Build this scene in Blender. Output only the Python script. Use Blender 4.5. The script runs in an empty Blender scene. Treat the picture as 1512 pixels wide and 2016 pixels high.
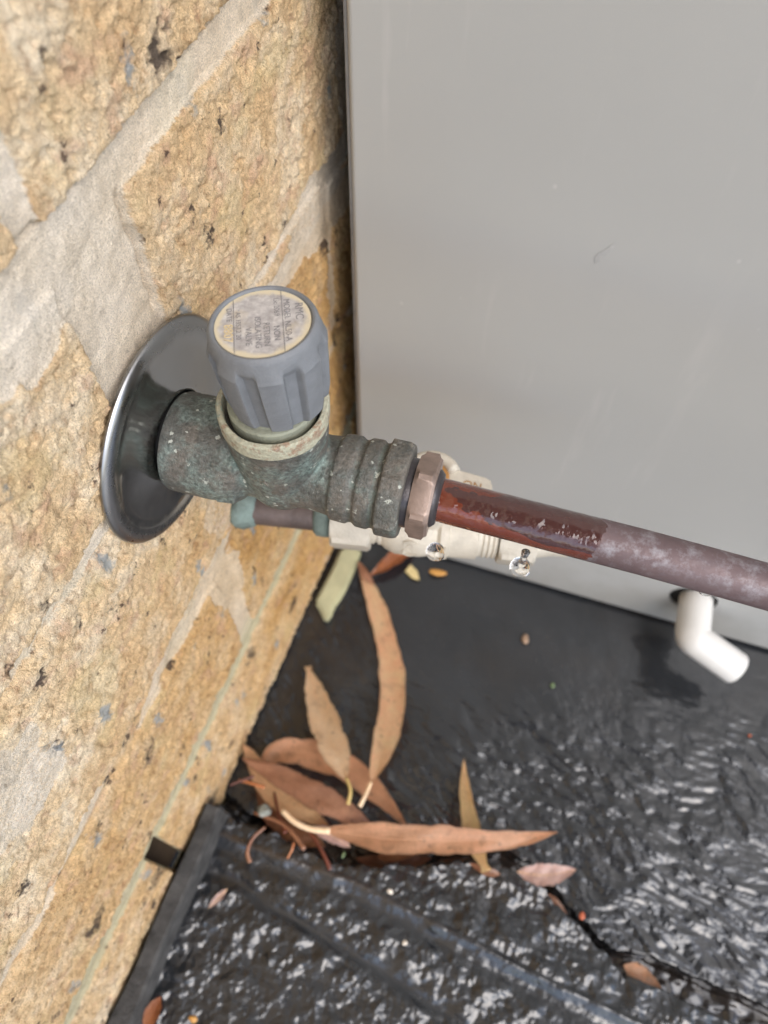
import bpy, bmesh, math
import numpy as np
from mathutils import Vector, Matrix

SC = bpy.context.scene
COL = SC.collection
R = math.radians

# ------------------------------------------------------------------ camera
cam_d = bpy.data.cameras.new('camera')
cam = bpy.data.objects.new('camera', cam_d)
COL.objects.link(cam)
SC.camera = cam
CAM = np.array([.108, 0., .462])
FPX = 1553.0                                       # focal length in pixels of the 1512 x 2016 photograph
M = np.array([[.94114969, .29834421, -.1588332],   # columns: image right, image down, view direction
              [.33784607, -.81668622, .46785004],
              [.00986347, -.49397809, -.8694184]])
mw = Matrix.Identity(4)
for i in range(3):
    mw[i][0] = M[i, 0]; mw[i][1] = -M[i, 1]; mw[i][2] = -M[i, 2]; mw[i][3] = CAM[i]
cam.matrix_world = mw
cam_d.sensor_fit = 'VERTICAL'
cam_d.sensor_height = 36.0
cam_d.lens = FPX / 2016 * 36.0
cam_d.clip_start = .005
cam_d.clip_end = 500
cam_d.dof.use_dof = True
cam_d.dof.focus_distance = .215
cam_d.dof.aperture_fstop = 12.5

# ------------------------------------------------------------------ sky, sun, exposure
SUN_EL, SUN_AZ = R(50), math.atan2(.80, -.60)       # bright overcast; sun behind the camera and to the right
w = bpy.data.worlds.new("World")
SC.world = w
w.use_nodes = True
nt = w.node_tree
bg = nt.nodes['Background']
sky = nt.nodes.new('ShaderNodeTexSky')
sky.sky_type = 'NISHITA'
sky.sun_disc = False
sky.sun_elevation = SUN_EL
sky.sun_rotation = SUN_AZ
sky.air_density = 1.0
sky.dust_density = 2.0
hs = nt.nodes.new('ShaderNodeHueSaturation')
hs.inputs['Saturation'].default_value = .95
nt.links.new(sky.outputs[0], hs.inputs['Color'])
nt.links.new(hs.outputs[0], bg.inputs['Color'])
bg.inputs['Strength'].default_value = .15
sun_d = bpy.data.lights.new('sun', 'SUN')
sun_d.energy = 1.15
sun_d.angle = R(55)
sun_d.color = (1, .98, .955)
sun = bpy.data.objects.new('sun', sun_d)
COL.objects.link(sun)
sd = Vector((math.sin(SUN_AZ) * math.cos(SUN_EL), math.cos(SUN_AZ) * math.cos(SUN_EL), math.sin(SUN_EL)))
sun.rotation_euler = sd.to_track_quat('Z', 'Y').to_euler()
SC.view_settings.view_transform = 'Standard'
SC.view_settings.look = 'None'
SC.view_settings.gamma = 1
SC.view_settings.exposure = 1.03

# ------------------------------------------------------------------ helpers
def at(px, py, z):
    r = M @ np.array([px - 756, py - 1008, FPX])
    return Vector(CAM + (z - CAM[2]) / r[2] * r)

def tag(o, label=None, cat=None, group=None, kind=None):
    if label: o['label'] = label
    if cat: o['category'] = cat
    if group: o['group'] = group
    if kind: o['kind'] = kind
    return o

def link(name, me, mat=None, parent=None, smooth=False):
    o = bpy.data.objects.new(name, me)
    COL.objects.link(o)
    if mat is not None: me.materials.append(mat)
    if parent is not None: o.parent = parent
    if smooth:
        me.polygons.foreach_set('use_smooth', [True] * len(me.polygons))
    return o

def build(name, bm, mat, parent=None, smooth=False, sharp=None):
    me = bpy.data.meshes.new(name)
    bmesh.ops.recalc_face_normals(bm, faces=bm.faces)
    bm.to_mesh(me); bm.free()
    o = link(name, me, mat, parent, smooth)
    if sharp is not None:
        me.set_sharp_from_angle(angle=R(sharp))
    return o

def empty(name, loc=(0, 0, 0), rot=(0, 0, 0)):
    o = bpy.data.objects.new(name, None)
    COL.objects.link(o)
    o.location = loc; o.rotation_euler = rot
    o.empty_display_size = .01
    return o

def lathe(bm, prof, n=64, mat=Matrix.Identity(4), rf=None, closed=False):
    """prof: (axial, radius); revolves about local X"""
    rings = []
    for (a, r) in prof:
        ring = []
        for k in range(n):
            t = 2 * math.pi * k / n
            rr = r if rf is None else rf(a, r, t)
            ring.append(bm.verts.new(mat @ Vector((a, rr * math.cos(t), rr * math.sin(t)))))
        rings.append(ring)
    for i in range(len(rings) - 1):
        for k in range(n):
            bm.faces.new((rings[i][k], rings[i][(k + 1) % n], rings[i + 1][(k + 1) % n], rings[i + 1][k]))
    if closed:
        for k in range(n):
            bm.faces.new((rings[-1][k], rings[-1][(k + 1) % n], rings[0][(k + 1) % n], rings[0][k]))
    else:
        bm.faces.new(rings[0][::-1]); bm.faces.new(rings[-1])
    return rings

def box(bm, c, s, mat=Matrix.Identity(4), bevel=0):
    r = bmesh.ops.create_cube(bm, size=1)
    vs = r['verts']
    for v in vs:
        v.co = Vector((v.co.x * s[0] + c[0], v.co.y * s[1] + c[1], v.co.z * s[2] + c[2]))
    if bevel:
        es = list({e for v in vs for e in v.link_edges})
        rb = bmesh.ops.bevel(bm, geom=es, offset=bevel, segments=3, affect='EDGES', profile=.5)
        vs = list({v for f in rb['faces'] for v in f.verts} | {v for v in vs if v.is_valid})
    for v in vs: v.co = mat @ v.co

def sweep(bm, pts, rad, n=24, cap=True):
    pts = [Vector(p) for p in pts]
    if not hasattr(rad, '__len__'): rad = [rad] * len(pts)
    rings = []; up = None
    for i, p in enumerate(pts):
        t = (pts[min(i + 1, len(pts) - 1)] - pts[max(i - 1, 0)]).normalized()
        if up is None:
            up = t.orthogonal().normalized()
        up = (up - t * up.dot(t)).normalized()
        s = t.cross(up)
        rings.append([bm.verts.new(p + (up * math.cos(2 * math.pi * k / n) + s * math.sin(2 * math.pi * k / n)) * rad[i]) for k in range(n)])
    for i in range(len(rings) - 1):
        for k in range(n):
            bm.faces.new((rings[i][k], rings[i][(k + 1) % n], rings[i + 1][(k + 1) % n], rings[i + 1][k]))
    if cap:
        bm.faces.new(rings[0][::-1]); bm.faces.new(rings[-1])

def spline(pts, n):
    P = np.array([list(p) for p in pts], float)
    P = np.vstack([2 * P[0] - P[1], P, 2 * P[-1] - P[-2]])
    out = []
    for k in range(n + 1):
        u = k / n * (len(P) - 3) * .999999
        i = int(u); t = u - i
        a, b, c, d = P[i:i + 4]
        out.append(.5 * (2 * b + (c - a) * t + (2 * a - 5 * b + 4 * c - d) * t * t + (3 * b - a - 3 * c + d) * t ** 3))
    return out

# ---- numpy noise
def vnoise(x, y, seed=0):
    rng = np.random.RandomState(seed)
    T = rng.rand(256, 256).astype(np.float32)
    xi = np.floor(x).astype(int); yi = np.floor(y).astype(int)
    xf = x - xi; yf = y - yi
    xf = xf * xf * (3 - 2 * xf); yf = yf * yf * (3 - 2 * yf)
    a = T[xi & 255, yi & 255]; b = T[(xi + 1) & 255, yi & 255]
    c = T[xi & 255, (yi + 1) & 255]; d = T[(xi + 1) & 255, (yi + 1) & 255]
    return (a + (b - a) * xf) * (1 - yf) + (c + (d - c) * xf) * yf

def fbm(x, y, seed=0, octv=4, gain=.5):
    s = 0; a = 1; t = 0
    for i in range(octv):
        s = s + a * (vnoise(x, y, seed + i) * 2 - 1); t += a
        x = x * 1.93 + 17.3; y = y * 2.07 + 5.1; x, y = x * .8 - y * .6, x * .6 + y * .8
        a *= gain
    return s / t

def worley(x, y, seed=0):
    rng = np.random.RandomState(seed)
    TX = rng.rand(128, 128); TY = rng.rand(128, 128); TV = rng.rand(128, 128)
    xi = np.floor(x).astype(int); yi = np.floor(y).astype(int)
    best = np.full(x.shape, 9.); val = np.zeros(x.shape)
    for dx in (-1, 0, 1):
        for dy in (-1, 0, 1):
            cx = xi + dx; cy = yi + dy
            px = cx + TX[cx & 127, cy & 127]; py = cy + TY[cx & 127, cy & 127]
            d = (px - x) ** 2 + (py - y) ** 2
            m = d < best
            best = np.where(m, d, best); val = np.where(m, TV[cx & 127, cy & 127], val)
    return np.sqrt(best), val

def sstep(a, b, x):
    t = np.clip((x - a) / (b - a), 0, 1)
    return t * t * (3 - 2 * t)

def axis_coords(lo, a, b, hi, step, grow=1.25):
    mid = list(np.arange(a, b + step / 2, step))
    l = []; s = step; p = a
    while p > lo:
        s = min(s * grow, .08); p -= s; l.append(p)
    r = []; s = step; p = mid[-1]
    while p < hi:
        s = min(s * grow, .08); p += s; r.append(p)
    return np.array(l[::-1] + mid + r)

def grid_mesh(name, P, attrs, mat, drop=None):
    """P: (nu, nv, 3) array"""
    nu, nv = P.shape[:2]
    me = bpy.data.meshes.new(name)
    me.vertices.add(nu * nv)
    me.vertices.foreach_set('co', P.reshape(-1).astype(np.float32))
    i = np.arange(nu - 1)[:, None] * nv + np.arange(nv - 1)[None]
    q = np.stack([i, i + nv, i + nv + 1, i + 1], -1).reshape(-1, 4)
    if drop is not None: q = q[~drop[:-1, :-1].reshape(-1)]
    nf = len(q)
    me.loops.add(nf * 4); me.polygons.add(nf)
    me.loops.foreach_set('vertex_index', q.reshape(-1).astype(np.int32))
    me.polygons.foreach_set('loop_start', np.arange(nf, dtype=np.int32) * 4)
    me.update(calc_edges=True)
    me.polygons.foreach_set('use_smooth', np.ones(nf, bool))
    for k, v in attrs.items():
        a = me.attributes.new(k, 'FLOAT', 'POINT')
        a.data.foreach_set('value', v.reshape(-1).astype(np.float32))
    o = bpy.data.objects.new(name, me)
    COL.objects.link(o); me.materials.append(mat)
    return o

# ---- node helpers
class NT:
    def __init__(s, name):
        s.m = bpy.data.materials.new(name); s.m.use_nodes = True
        s.t = s.m.node_tree; s.b = s.t.nodes['Principled BSDF']
        s.co = s.t.nodes.new('ShaderNodeTexCoord').outputs['Object']
    def n(s, typ, **kw):
        nd = s.t.nodes.new(typ)
        for k, v in kw.items(): setattr(nd, k, v)
        return nd
    def l(s, a, b): s.t.links.new(a, b)
    def put(s, sock, v):
        if isinstance(v, (int, float, tuple, list)):
            sock.default_value = v if not isinstance(v, (tuple, list)) or len(v) != 3 or sock.type == 'VECTOR' else (*v, 1)
        else: s.l(v, sock)
    def mapping(s, scale=(1, 1, 1), rot=(0, 0, 0), loc=(0, 0, 0), src=None):
        m = s.n('ShaderNodeMapping'); s.l(src or s.co, m.inputs[0])
        m.inputs['Scale'].default_value = scale; m.inputs['Rotation'].default_value = rot; m.inputs['Location'].default_value = loc
        return m.outputs[0]
    def noise(s, scale, detail=4, rough=.55, vec=None, dist=0):
        n = s.n('ShaderNodeTexNoise'); s.l(vec or s.co, n.inputs['Vector'])
        n.inputs['Scale'].default_value = scale; n.inputs['Detail'].default_value = detail
        n.inputs['Roughness'].default_value = rough; n.inputs['Distortion'].default_value = dist
        return n.outputs['Fac']
    def voro(s, scale, vec=None, feature='F1', rnd=1):
        n = s.n('ShaderNodeTexVoronoi', feature=feature); s.l(vec or s.co, n.inputs['Vector'])
        n.inputs['Scale'].default_value = scale; n.inputs['Randomness'].default_value = rnd
        return n
    def ramp(s, v, *stops):
        r = s.n('ShaderNodeValToRGB'); s.l(v, r.inputs[0])
        el = r.color_ramp.elements
        while len(el) < len(stops): el.new(.5)
        for e, (p, c) in zip(el, stops):
            e.position = p; e.color = (*c, 1) if isinstance(c, (tuple, list)) else (c, c, c, 1)
        return r.outputs['Color']
    def mix(s, f, a, b, mode='MIX'):
        m = s.n('ShaderNodeMix', data_type='RGBA', blend_type=mode)
        s.put(m.inputs[0], f); s.put(m.inputs[6], a); s.put(m.inputs[7], b)
        return m.outputs[2]
    def math(s, op, a, b=0, c=0):
        m = s.n('ShaderNodeMath', operation=op)
        s.put(m.inputs[0], a); s.put(m.inputs[1], b); s.put(m.inputs[2], c)
        return m.outputs[0]
    def attr(s, name):
        return s.n('ShaderNodeAttribute', attribute_name=name).outputs['Fac']
    def sep(s, src=None):
        n = s.n('ShaderNodeSeparateXYZ'); s.l(src or s.co, n.inputs[0]); return n.outputs
    def bump(s, h, dist, strength=1, prev=None):
        b = s.n('ShaderNodeBump'); s.l(h, b.inputs['Height'])
        b.inputs['Distance'].default_value = dist; b.inputs['Strength'].default_value = strength
        if prev: s.l(prev, b.inputs['Normal'])
        return b.outputs[0]
    def set(s, **kw):
        names = dict(color='Base Color', rough='Roughness', metal='Metallic', ior='IOR', normal='Normal',
                     coat='Coat Weight', coatr='Coat Roughness', coatior='Coat IOR', spec='Specular IOR Level',
                     trans='Transmission Weight', coatn='Coat Normal', sss='Subsurface Weight')
        for k, v in kw.items(): s.put(s.b.inputs[names[k]], v)
        return s.m

# ------------------------------------------------------------------ materials
def mat_wall():
    s = NT('sandy clinker brick and mortar')
    mo = s.ramp(s.math('ADD', s.attr('mortar'), s.math('MULTIPLY', s.math('SUBTRACT', s.noise(900, 3, .6), .5), .7)), (.36, 0), (.66, 1)); warm = s.attr('warm')
    streak = s.mapping(scale=(1, 1, .55), rot=(R(-30), 0, 0))
    n1 = s.noise(55, 5, .6); n2 = s.noise(330, 4, .65, vec=streak); n3 = s.noise(1400, 3, .6, vec=streak)
    pale = s.ramp(n1, (.3, (.74, .54, .32)), (.48, (.82, .645, .42)), (.6, (.85, .73, .55)), (.75, (.79, .59, .36)))
    deep = s.ramp(n1, (.3, (.50, .28, .10)), (.5, (.63, .39, .16)), (.7, (.70, .49, .26)))
    c = s.mix(warm, pale, deep)
    grain = s.ramp(n2, (.33, (.55, .40, .29)), (.42, (.93, .88, .82)), (.56, (1.08, 1.06, 1.02)), (.66, (1.3, 1.27, 1.2)))
    c = s.mix(.6, c, grain, 'MULTIPLY')
    g2 = s.ramp(n3, (.3, .55), (.45, .98), (.7, 1.12))
    c = s.mix(.4, c, g2, 'MULTIPLY')
    # pinkish fired patches
    c = s.mix(s.math('MULTIPLY', s.ramp(s.noise(120, 3, .5), (.56, 0), (.68, 1)), .5), c, (.60, .36, .24))
    # pale yellow clay patches
    c = s.mix(s.math('MULTIPLY', s.ramp(s.noise(38, 3, .5, vec=s.mapping(loc=(3, 1, 7))), (.58, 0), (.66, 1)), .3), c, (.74, .60, .30))
    # mortar
    nm = s.noise(800, 4, .7)
    m1 = s.ramp(s.noise(60, 3, .5), (.35, (.77, .67, .53)), (.65, (.88, .79, .66)))
    mc = s.mix(.5, m1, s.ramp(nm, (.25, .55), (.45, .95), (.6, 1.1), (.75, 1.25)), 'MULTIPLY')
    sand = s.noise(2300, 2, .75)
    mc = s.mix(.6, mc, s.ramp(sand, (.33, .42), (.43, .90), (.55, 1.05), (.66, 1.35)), 'MULTIPLY')
    c = s.mix(.65, c, s.ramp(sand, (.33, (.42, .33, .27)), (.43, .92), (.55, 1.03), (.66, 1.32)), 'MULTIPLY')
    mc = s.mix(s.math('MULTIPLY', warm, .55), mc, s.mix(1, mc, (.92, .72, .46), 'MULTIPLY'))
    grn = s.attr('algae')
    mc = s.mix(s.math('MULTIPLY', grn, .75), mc, (.50, .46, .28))
    c = s.mix(mo, c, mc)
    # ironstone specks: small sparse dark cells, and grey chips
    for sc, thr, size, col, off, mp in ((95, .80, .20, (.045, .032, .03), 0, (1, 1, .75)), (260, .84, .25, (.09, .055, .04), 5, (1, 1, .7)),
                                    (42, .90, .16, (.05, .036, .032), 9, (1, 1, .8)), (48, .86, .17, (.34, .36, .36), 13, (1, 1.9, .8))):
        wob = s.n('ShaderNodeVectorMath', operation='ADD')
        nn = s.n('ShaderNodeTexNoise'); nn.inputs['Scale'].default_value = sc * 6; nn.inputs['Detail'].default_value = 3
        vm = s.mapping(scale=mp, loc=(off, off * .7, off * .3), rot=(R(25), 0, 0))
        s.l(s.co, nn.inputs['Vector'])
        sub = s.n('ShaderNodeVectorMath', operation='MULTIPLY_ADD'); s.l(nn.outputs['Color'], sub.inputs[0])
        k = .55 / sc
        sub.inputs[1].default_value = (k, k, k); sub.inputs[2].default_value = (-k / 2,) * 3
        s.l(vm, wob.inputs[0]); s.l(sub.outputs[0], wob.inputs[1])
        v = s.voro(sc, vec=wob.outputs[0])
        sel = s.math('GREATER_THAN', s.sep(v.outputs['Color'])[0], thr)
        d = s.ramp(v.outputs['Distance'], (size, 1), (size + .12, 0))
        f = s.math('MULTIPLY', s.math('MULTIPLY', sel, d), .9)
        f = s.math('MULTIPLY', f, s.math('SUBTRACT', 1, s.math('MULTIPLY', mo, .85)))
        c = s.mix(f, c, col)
    h = s.math('ADD', s.math('MULTIPLY', n2, .65), s.math('MULTIPLY', n3, .35))
    hm = s.math('MULTIPLY', nm, .55)
    hh = s.n('ShaderNodeMix', data_type='FLOAT'); s.put(hh.inputs[0], mo); s.l(h, hh.inputs[2]); s.l(hm, hh.inputs[3])
    pv = s.voro(620, vec=streak); g1 = s.math('SUBTRACT', 1, pv.outputs['Distance'])
    pv2 = s.voro(1500); g2_ = s.math('SUBTRACT', 1, pv2.outputs['Distance'])
    gf = s.noise(2600, 2, .7)
    nb = s.bump(gf, .0010, 1.0)
    nb = s.bump(s.math('MULTIPLY', g1, s.math('SUBTRACT', 1, mo)), .0004, .6, nb)
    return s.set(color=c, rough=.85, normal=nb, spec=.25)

def mat_paving():
    s = NT('wet black riven slate paving')
    rg = s.attr('ruggedness')
    n1 = s.noise(30, 5, .6)
    c = s.ramp(n1, (.3, (.011, .0125, .0150)), (.7, (.021, .0235, .0275)))
    rust = s.ramp(s.noise(14, 4, .6, vec=s.mapping(loc=(4, 2, 1))), (.54, 0), (.72, 1))
    c = s.mix(s.math('MULTIPLY', rust, .4), c, (.028, .021, .016))
    silt = s.attr('silt')
    c = s.mix(silt, c, (.060, .043, .032))
    c = s.mix(s.math('MULTIPLY', s.ramp(s.noise(900, 3, .6), (.6, 0), (.75, 1)), .35), c, (.10, .095, .09))
    a = s.noise(330, 2, .5); b = s.noise(900, 2, .5)
    h = s.math('ADD', a, s.math('MULTIPLY', b, .2))
    nb = s.bump(s.math('MULTIPLY', h, rg), .0005, .8)
    rr = s.ramp(s.noise(200, 4, .6), (.35, .16), (.7, .26))
    lo = s.attr('render_coat')
    rr = s.math('ADD', rr, s.math('MULTIPLY', lo, .10))
    cr = s.math('ADD', s.math('MULTIPLY', lo, .13), .08)
    return s.set(color=c, rough=rr, normal=nb, ior=1.62, coat=1.0, coatr=cr, coatior=1.40, coatn=s.bump(s.math('MULTIPLY', a, rg), .0004, .5))

def mat_panel():
    s = NT('warm grey powder coated steel')
    c = s.ramp(s.noise(5, 3, .5), (.3, (.404, .406, .390)), (.7, (.434, .436, .420)))
    # dried runs and splashes
    st = s.noise(60, 4, .6, vec=s.mapping(scale=(1, 1, .12)))
    zone = s.noise(9, 2, .5, vec=s.mapping(loc=(.3, 0, 1.7)))
    f = s.math('MULTIPLY', s.ramp(st, (.58, 0), (.75, 1)), s.ramp(zone, (.42, 0), (.62, .8)))
    c = s.mix(f, c, (.52, .51, .49))
    v = s.voro(70); sel = s.math('GREATER_THAN', s.sep(v.outputs['Color'])[0], .88)
    d = s.ramp(v.outputs['Distance'], (.016, 1), (.035, 0))
    c = s.mix(s.math('MULTIPLY', s.math('MULTIPLY', sel, d), .55), c, (.16, .15, .13))
    v2 = s.voro(48, vec=s.mapping(loc=(2, 5, 1), scale=(1, 1, .8))); sel2 = s.math('GREATER_THAN', s.sep(v2.outputs['Color'])[1], .90)
    d2 = s.ramp(v2.outputs['Distance'], (.015, 1), (.05, 0))
    c = s.mix(s.math('MULTIPLY', s.math('MULTIPLY', sel2, d2), .4), c, (.62, .61, .58))
    z_ = s.sep()[2]
    low = s.ramp(s.math('ADD', s.math('MULTIPLY', z_, 9), s.math('MULTIPLY', s.noise(45, 5, .7), .9)), (.42, 1), (.78, 0))
    c = s.mix(s.math('MULTIPLY', low, .30), c, (.20, .175, .13))
    dust = s.ramp(s.noise(1500, 3, .7), (.60, 0), (.72, 1))
    c = s.mix(s.math('MULTIPLY', dust, .12), c, (.60, .60, .57))
    nb = s.bump(s.noise(2500, 2, .5), .00006, .5)
    nb2 = s.bump(s.noise(9, 2, .4), .004, .25, nb)
    return s.set(color=c, rough=s.ramp(s.noise(25, 3, .5), (.3, .36), (.7, .46)), normal=nb2)

def simple(name, col, rough=.5, metal=0, bumps=0, bscale=1500, var=.15, coat=0, spec=None):
    s = NT(name)
    lo = tuple(max(0, v * (1 - var)) for v in col); hi = tuple(min(1, v * (1 + var)) for v in col)
    c = s.ramp(s.noise(bscale / 8, 4, .6), (.3, lo), (.7, hi))
    s.set(color=c, rough=rough, metal=metal, coat=coat)
    if spec is not None: s.set(spec=spec)
    if bumps: s.set(normal=s.bump(s.noise(bscale, 3, .6), bumps, .8))
    return s.m

def mat_bronze():
    s = NT('tarnished cast bronze with verdigris')
    n1 = s.noise(110, 5, .65); n2 = s.noise(800, 4, .7)
    c = s.ramp(n1, (.28, (.072, .075, .066)), (.45, (.108, .108, .096)), (.6, (.145, .13, .11)), (.75, (.11, .125, .112)))
    z = s.sep(s.n('ShaderNodeNewGeometry').outputs['Normal'])[2]
    g = s.noise(85, 5, .7, vec=s.mapping(loc=(.31, .2, .1)))
    xx = s.sep()[0]
    left = s.ramp(s.math('MULTIPLY', xx, 12), (.0, .12), (.42, .10), (.8, .0))
    left2 = s.math('ADD', g, left)
    gm = s.ramp(left2, (.54, 0), (.70, 1))
    c = s.mix(s.math('MULTIPLY', gm, .65), c, s.ramp(n2, (.3, (.11, .155, .14)), (.7, (.28, .365, .33))))
    c = s.mix(.75, c, s.ramp(n2, (.3, .5), (.5, 1), (.7, 1.5)), 'MULTIPLY')
    # pale lime flecks
    pt = s.n('ShaderNodeNewGeometry').outputs['Pointiness']
    crev = s.ramp(s.math('ADD', pt, s.math('MULTIPLY', s.math('SUBTRACT', s.noise(240, 4, .7), .5), .12)), (.455, 1), (.490, 0))
    c = s.mix(s.math('MULTIPLY', crev, .55), c, (.15, .21, .185))
    edge = s.ramp(s.math('ADD', pt, s.math('MULTIPLY', s.math('SUBTRACT', s.noise(300, 4, .7), .5), .08)), (.525, 0), (.56, 1))
    c = s.mix(s.math('MULTIPLY', edge, .5), c, (.22, .19, .15))
    for sc, thr, sz, off in ((230, .80, .13, 0), (95, .84, .14, 4), (460, .78, .16, 8)):
        v = s.voro(sc, vec=s.mapping(loc=(off, off, off)))
        sel = s.math('GREATER_THAN', s.sep(v.outputs['Color'])[0], thr)
        dd = s.math('ADD', v.outputs['Distance'], s.math('MULTIPLY', s.math('SUBTRACT', s.noise(700, 4, .7), .5), 1.1))
        d = s.ramp(dd, (sz, 1), (sz + .08, 0))
        c = s.mix(s.math('MULTIPLY', s.math('MULTIPLY', sel, d), .8), c, (.50, .52, .46))
    nb = s.bump(s.noise(650, 4, .65), .0010, .65)
    nb = s.bump(s.noise(2200, 2, .6), .0003, .6, nb)
    return s.set(color=c, rough=s.ramp(n1, (.3, .48), (.7, .68)), metal=.25, normal=nb)

def mat_ring():
    s = NT('verdigris and lime crusted brass ring')
    n1 = s.noise(160, 5, .7); n2 = s.noise(900, 3, .6)
    c = s.ramp(n1, (.32, (.24, .33, .29)), (.43, (.36, .33, .24)), (.54, (.40, .40, .30)), (.64, (.27, .17, .11)), (.75, (.38, .45, .39)))
    c = s.mix(.6, c, s.ramp(n2, (.3, .6), (.7, 1.25)), 'MULTIPLY')
    return s.set(color=c, rough=.75, normal=s.bump(n2, .0005, .8))

def mat_chrome():
    s = NT('dulled dark chrome')
    v = s.voro(260); sel = s.math('GREATER_THAN', s.sep(v.outputs['Color'])[0], .80)
    d = s.ramp(s.math('ADD', v.outputs['Distance'], s.math('MULTIPLY', s.noise(1500, 2, .5), .1)), (.10, 1), (.18, 0))
    sp = s.math('MULTIPLY', sel, d)
    c = s.ramp(s.noise(40, 3, .5), (.3, (.36, .36, .36)), (.7, (.42, .415, .41)))
    c = s.mix(s.math('MULTIPLY', sp, .55), c, (.06, .06, .06))
    v2 = s.voro(75, vec=s.mapping(loc=(1, 2, 3), scale=(1, 1, .5)))
    sel2 = s.math('GREATER_THAN', s.sep(v2.outputs['Color'])[1], .90)
    d2 = s.ramp(s.math('ADD', v2.outputs['Distance'], s.math('MULTIPLY', s.noise(900, 3, .6), .2)), (.16, 1), (.2, 0))
    v3 = s.voro(140, vec=s.mapping(loc=(7, 2, 9), scale=(1, 1, .4), rot=(R(20), 0, 0)))
    d3 = s.math('MULTIPLY', s.math('GREATER_THAN', s.sep(v3.outputs['Color'])[0], .90), s.ramp(s.math('ADD', v3.outputs['Distance'], s.math('MULTIPLY', s.noise(1200, 3, .6), .15)), (.16, 1), (.20, 0)))
    lime = s.math('MAXIMUM', s.math('MULTIPLY', sel2, d2), d3)
    c = s.mix(lime, c, (.62, .62, .60))
    r = s.ramp(s.noise(300, 4, .6), (.35, .10), (.7, .20))
    r2 = s.math('ADD', r, s.math('MULTIPLY', lime, .6))
    mt = s.math('SUBTRACT', 1, s.math('MULTIPLY', lime, .9))
    x_, y_, z_ = s.sep()
    rad = s.math('SQRT', s.math('ADD', s.math('MULTIPLY', y_, y_), s.math('MULTIPLY', z_, z_)))
    gr = s.ramp(s.math('ADD', s.math('MULTIPLY', rad, 20), s.math('MULTIPLY', s.noise(160, 3, .6), .12)), (.64, 0), (.70, 1))
    c = s.mix(s.math('MULTIPLY', gr, .3), c, (.20, .205, .21))
    r2 = s.math('ADD', r2, s.math('MULTIPLY', gr, .16))
    return s.set(color=c, rough=r2, metal=mt, normal=s.bump(s.noise(60, 2, .4), .0004, .12))

def mat_pipe():
    s = NT('copper pipe wet near the nut and dry beyond')
    x, y, z = s.sep()
    # wet part ends on a ragged edge along the pipe (local x measured from the nut)
    edge = s.math('ADD', s.math('ADD', x, s.math('MULTIPLY', z, -.35)), s.math('MULTIPLY', s.math('SUBTRACT', s.noise(160, 3, .6), .5), .006))
    dry = s.ramp(s.math('MULTIPLY', edge, 10), (.449, 0), (.453, 1))
    n1 = s.noise(70, 4, .6, vec=s.mapping(scale=(.6, 1, 1)))
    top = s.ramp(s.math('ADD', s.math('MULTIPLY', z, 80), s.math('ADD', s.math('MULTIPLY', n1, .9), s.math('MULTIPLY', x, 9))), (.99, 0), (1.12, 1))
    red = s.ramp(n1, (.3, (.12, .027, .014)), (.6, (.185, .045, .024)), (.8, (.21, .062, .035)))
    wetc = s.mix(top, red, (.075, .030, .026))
    n2 = s.noise(240, 4, .65)
    dryc = s.ramp(n1, (.3, (.105, .072, .076)), (.6, (.145, .102, .106)), (.8, (.16, .13, .14)))
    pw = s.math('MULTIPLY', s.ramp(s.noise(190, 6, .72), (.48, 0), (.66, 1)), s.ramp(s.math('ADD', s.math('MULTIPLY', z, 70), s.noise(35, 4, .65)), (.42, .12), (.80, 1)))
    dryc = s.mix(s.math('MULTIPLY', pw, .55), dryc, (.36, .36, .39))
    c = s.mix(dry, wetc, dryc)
    r = s.n('ShaderNodeMix', data_type='FLOAT'); s.l(dry, r.inputs[0]); r.inputs[2].default_value = .18; s.l(s.ramp(n2, (.3, .42), (.7, .7)), r.inputs[3])
    wet = s.math('SUBTRACT', 1, dry)
    nb = s.bump(s.noise(500, 3, .6), .0003, .5)
    cn = s.bump(s.noise(280, 2, .4), .0013, .6)
    return s.set(color=c, rough=r.outputs[0], metal=.25, normal=nb, coat=wet, coatr=.03, coatn=cn)

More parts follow.
